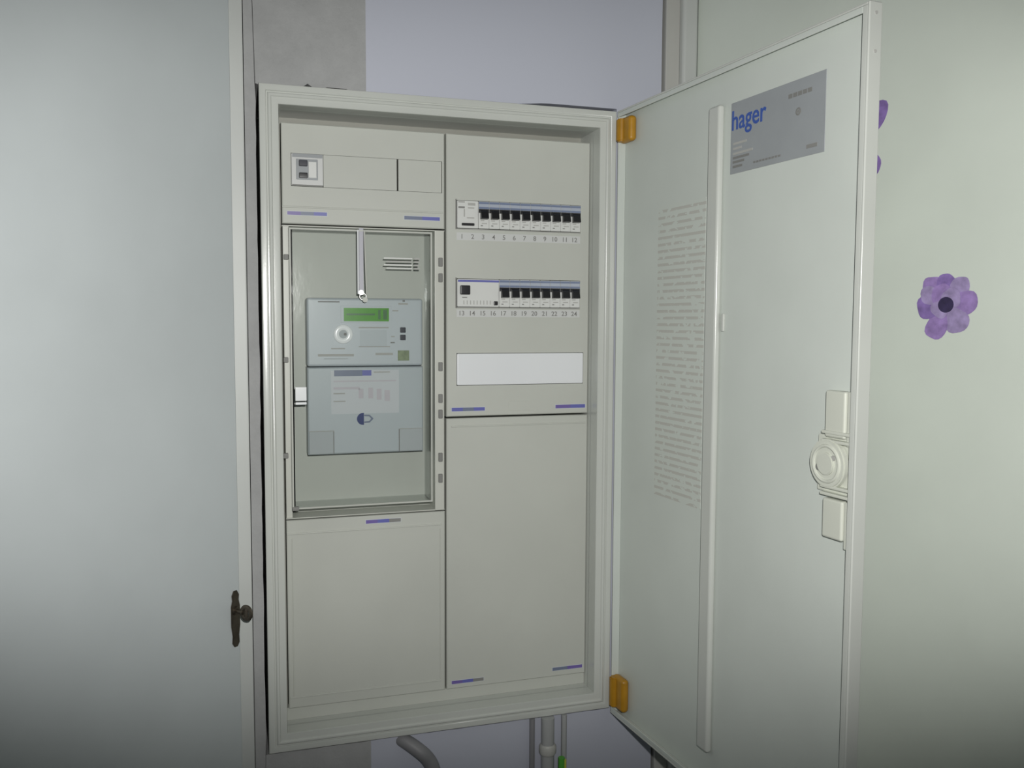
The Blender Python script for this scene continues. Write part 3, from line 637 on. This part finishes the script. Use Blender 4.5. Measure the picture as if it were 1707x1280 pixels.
# ================================================================== flower stickers on the right leaf
def flower(cx, cy, petals, label, rot=0.0, k=1.0):
    c = hit(cx, cy, RO, RN); t = thing('flower_sticker', c, label, 'sticker', 'purple flower stickers')
    ax = RD                                             # towards the viewer = right in the picture
    sc = 0.000785*k
    for i, (dx, dy, a, bb, ang, mt) in enumerate(petals):
        ca, sa = math.cos(rot), math.sin(rot)
        dx, dy = 0.84*(dx*ca-dy*sa), 0.84*(dx*sa+dy*ca); a, bb = (a*1.12, bb*1.15) if mt != 'petal_eye' else (a, bb); g = math.radians(ang)+rot
        pts = []
        for j in range(22):
            th = 2*math.pi*j/22; e_ = 0 if mt == 'petal_eye' else 1; rr = 1+e_*(0.05*math.sin(3*th+i)+0.03*math.sin(5*th+2*i))
            px_, py_ = a*rr*math.cos(th), bb*rr*math.sin(th)*(1+0.22*e_*math.cos(th))
            pts.append(((dx+px_*math.cos(g)-py_*math.sin(g))*sc, -(dy+px_*math.sin(g)+py_*math.cos(g))*sc))
        b = MB(); b.prism(pts, c+RN*(0.0002+0.00016*i), ax, ZU, 0.0004, mt)
        b.build('petal' if mt != 'petal_eye' else 'eye', t)
    return t
PET = [(-26, -32, 20, 19, 60, 'petal_b'), (-2, -40, 17, 15, 80, 'petal_a'), (25, -34, 17, 14, 120, 'petal_c'), (34, -4, 20, 17, 0, 'petal_b'), (18, 28, 22, 17, 50, 'petal_c'),
       (-16, 38, 24, 15, 110, 'petal_b'), (-34, 4, 19, 17, 180, 'petal_a'), (-32, -18, 16, 13, 210, 'petal_c'), (-8, -20, 17, 16, 90, 'petal_b'), (10, -14, 15, 14, 90, 'petal_c'), (-12, 8, 14, 13, 0, 'petal_c'), (0, 0, 13, 13, 0, 'petal_eye')]
flower(1578, 508, PET, 'whole purple flower sticker with dark centre in the open on the white door leaf')
flower(1430, 240, [(34, -44, 32, 18, -62, 'petal_a'), (34, 44, 20, 14, 70, 'petal_a'), PET[0], PET[1], PET[8]]+PET[4:8]+PET[9:], 'purple flower sticker half hidden behind the open cabinet door', 0.0)

# ================================================================== cables below the cabinet
def wp(u, v, y): q = U(u, v, y); return Vector((q[0], y, q[1]))
yw = -0.0015
p = [wp(655, 1228, 0.030), wp(672, 1233, 0.014), wp(700, 1252, yw), wp(714, 1266, yw), wp(722, 1282, yw), wp(727, 1310, yw), wp(730, 1400, yw)]
p.append(Vector((p[-1].x, yw, 0.3))); 
# smooth it
def spline(P_, n=8):
    out = []
    for i in range(len(P_)-1):
        p0, p1, p2, p3 = P_[max(i-1, 0)], P_[i], P_[i+1], P_[min(i+2, len(P_)-1)]
        for j in range(n):
            t = j/n; out.append(0.5*((2*p1)+(-p0+p2)*t+(2*p0-5*p1+4*p2-p3)*t*t+(-p0+3*p1-3*p2+p3)*t**3))
    out.append(P_[-1]); return out
b = MB(); b.tube(spline(p), 0.0115, 'conduit_grey', 14)
tag(b.build('cable_conduit', origin=p[-1]), 'dark grey flexible conduit curving down below the cabinet', 'conduit')
# pale pipe with socket
pa = wp(913, 1230, yw); zt_ = ZT-H-0.0008
pipe = thing('wiring_pipe', (pa.x, yw, 0.3), 'pale grey pipe with a wide socket below the cabinet', 'pipe')
b = MB(); b.tube([(pa.x, yw, zt_), (pa.x, yw, 0.3)], 0.011, 'pipe_pale', 20); b.build('tube', pipe)
zs = U(913, 1243, yw)[1]
b = MB(); b.tube([(pa.x, yw, zs+0.004), (pa.x, yw, zs), (pa.x, yw, zs-0.010), (pa.x, yw, zs-0.014)], [0.012, 0.0145, 0.0145, 0.012], 'casing_grey', 20); b.build('socket', pipe)
pb = wp(887, 1230, 0.002)
tag(MB().tube([(pb.x, 0.002, zt_), (pb.x, 0.002, 0.3)], 0.0045, 'conduit_grey', 14).build('grey_cable', origin=(pb.x, 0.002, 0.3)), 'thin grey cable running down beside the pale pipe', 'cable')
pc = wp(940, 1230, 0.000)
tag(MB().tube([(pc.x, 0.0, zt_), (pc.x, 0.0, 0.3)], 0.0048, 'pipe_pale', 14).build('pale_cable', origin=(pc.x, 0.0, 0.3)), 'thin pale cable running down beside the green wire', 'cable')
pd = wp(938, 1262, -0.014)
gw = thing('earth_wire', (pd.x, -0.014, 0.3), 'green and yellow earth wire in front of the pale cable', 'wire')
b = MB(); b.tube([(pd.x-0.002, -0.014, pd.z), (pd.x-0.002, -0.014, 0.3)], 0.0055, 'wire_green', 14); b.build('green_sheath', gw)
b = MB(); b.tube([(pd.x+0.0035, -0.0165, pd.z-0.003), (pd.x+0.0035, -0.0165, 0.3)], 0.0022, 'wire_yellow', 10); b.build('yellow_stripe', gw)
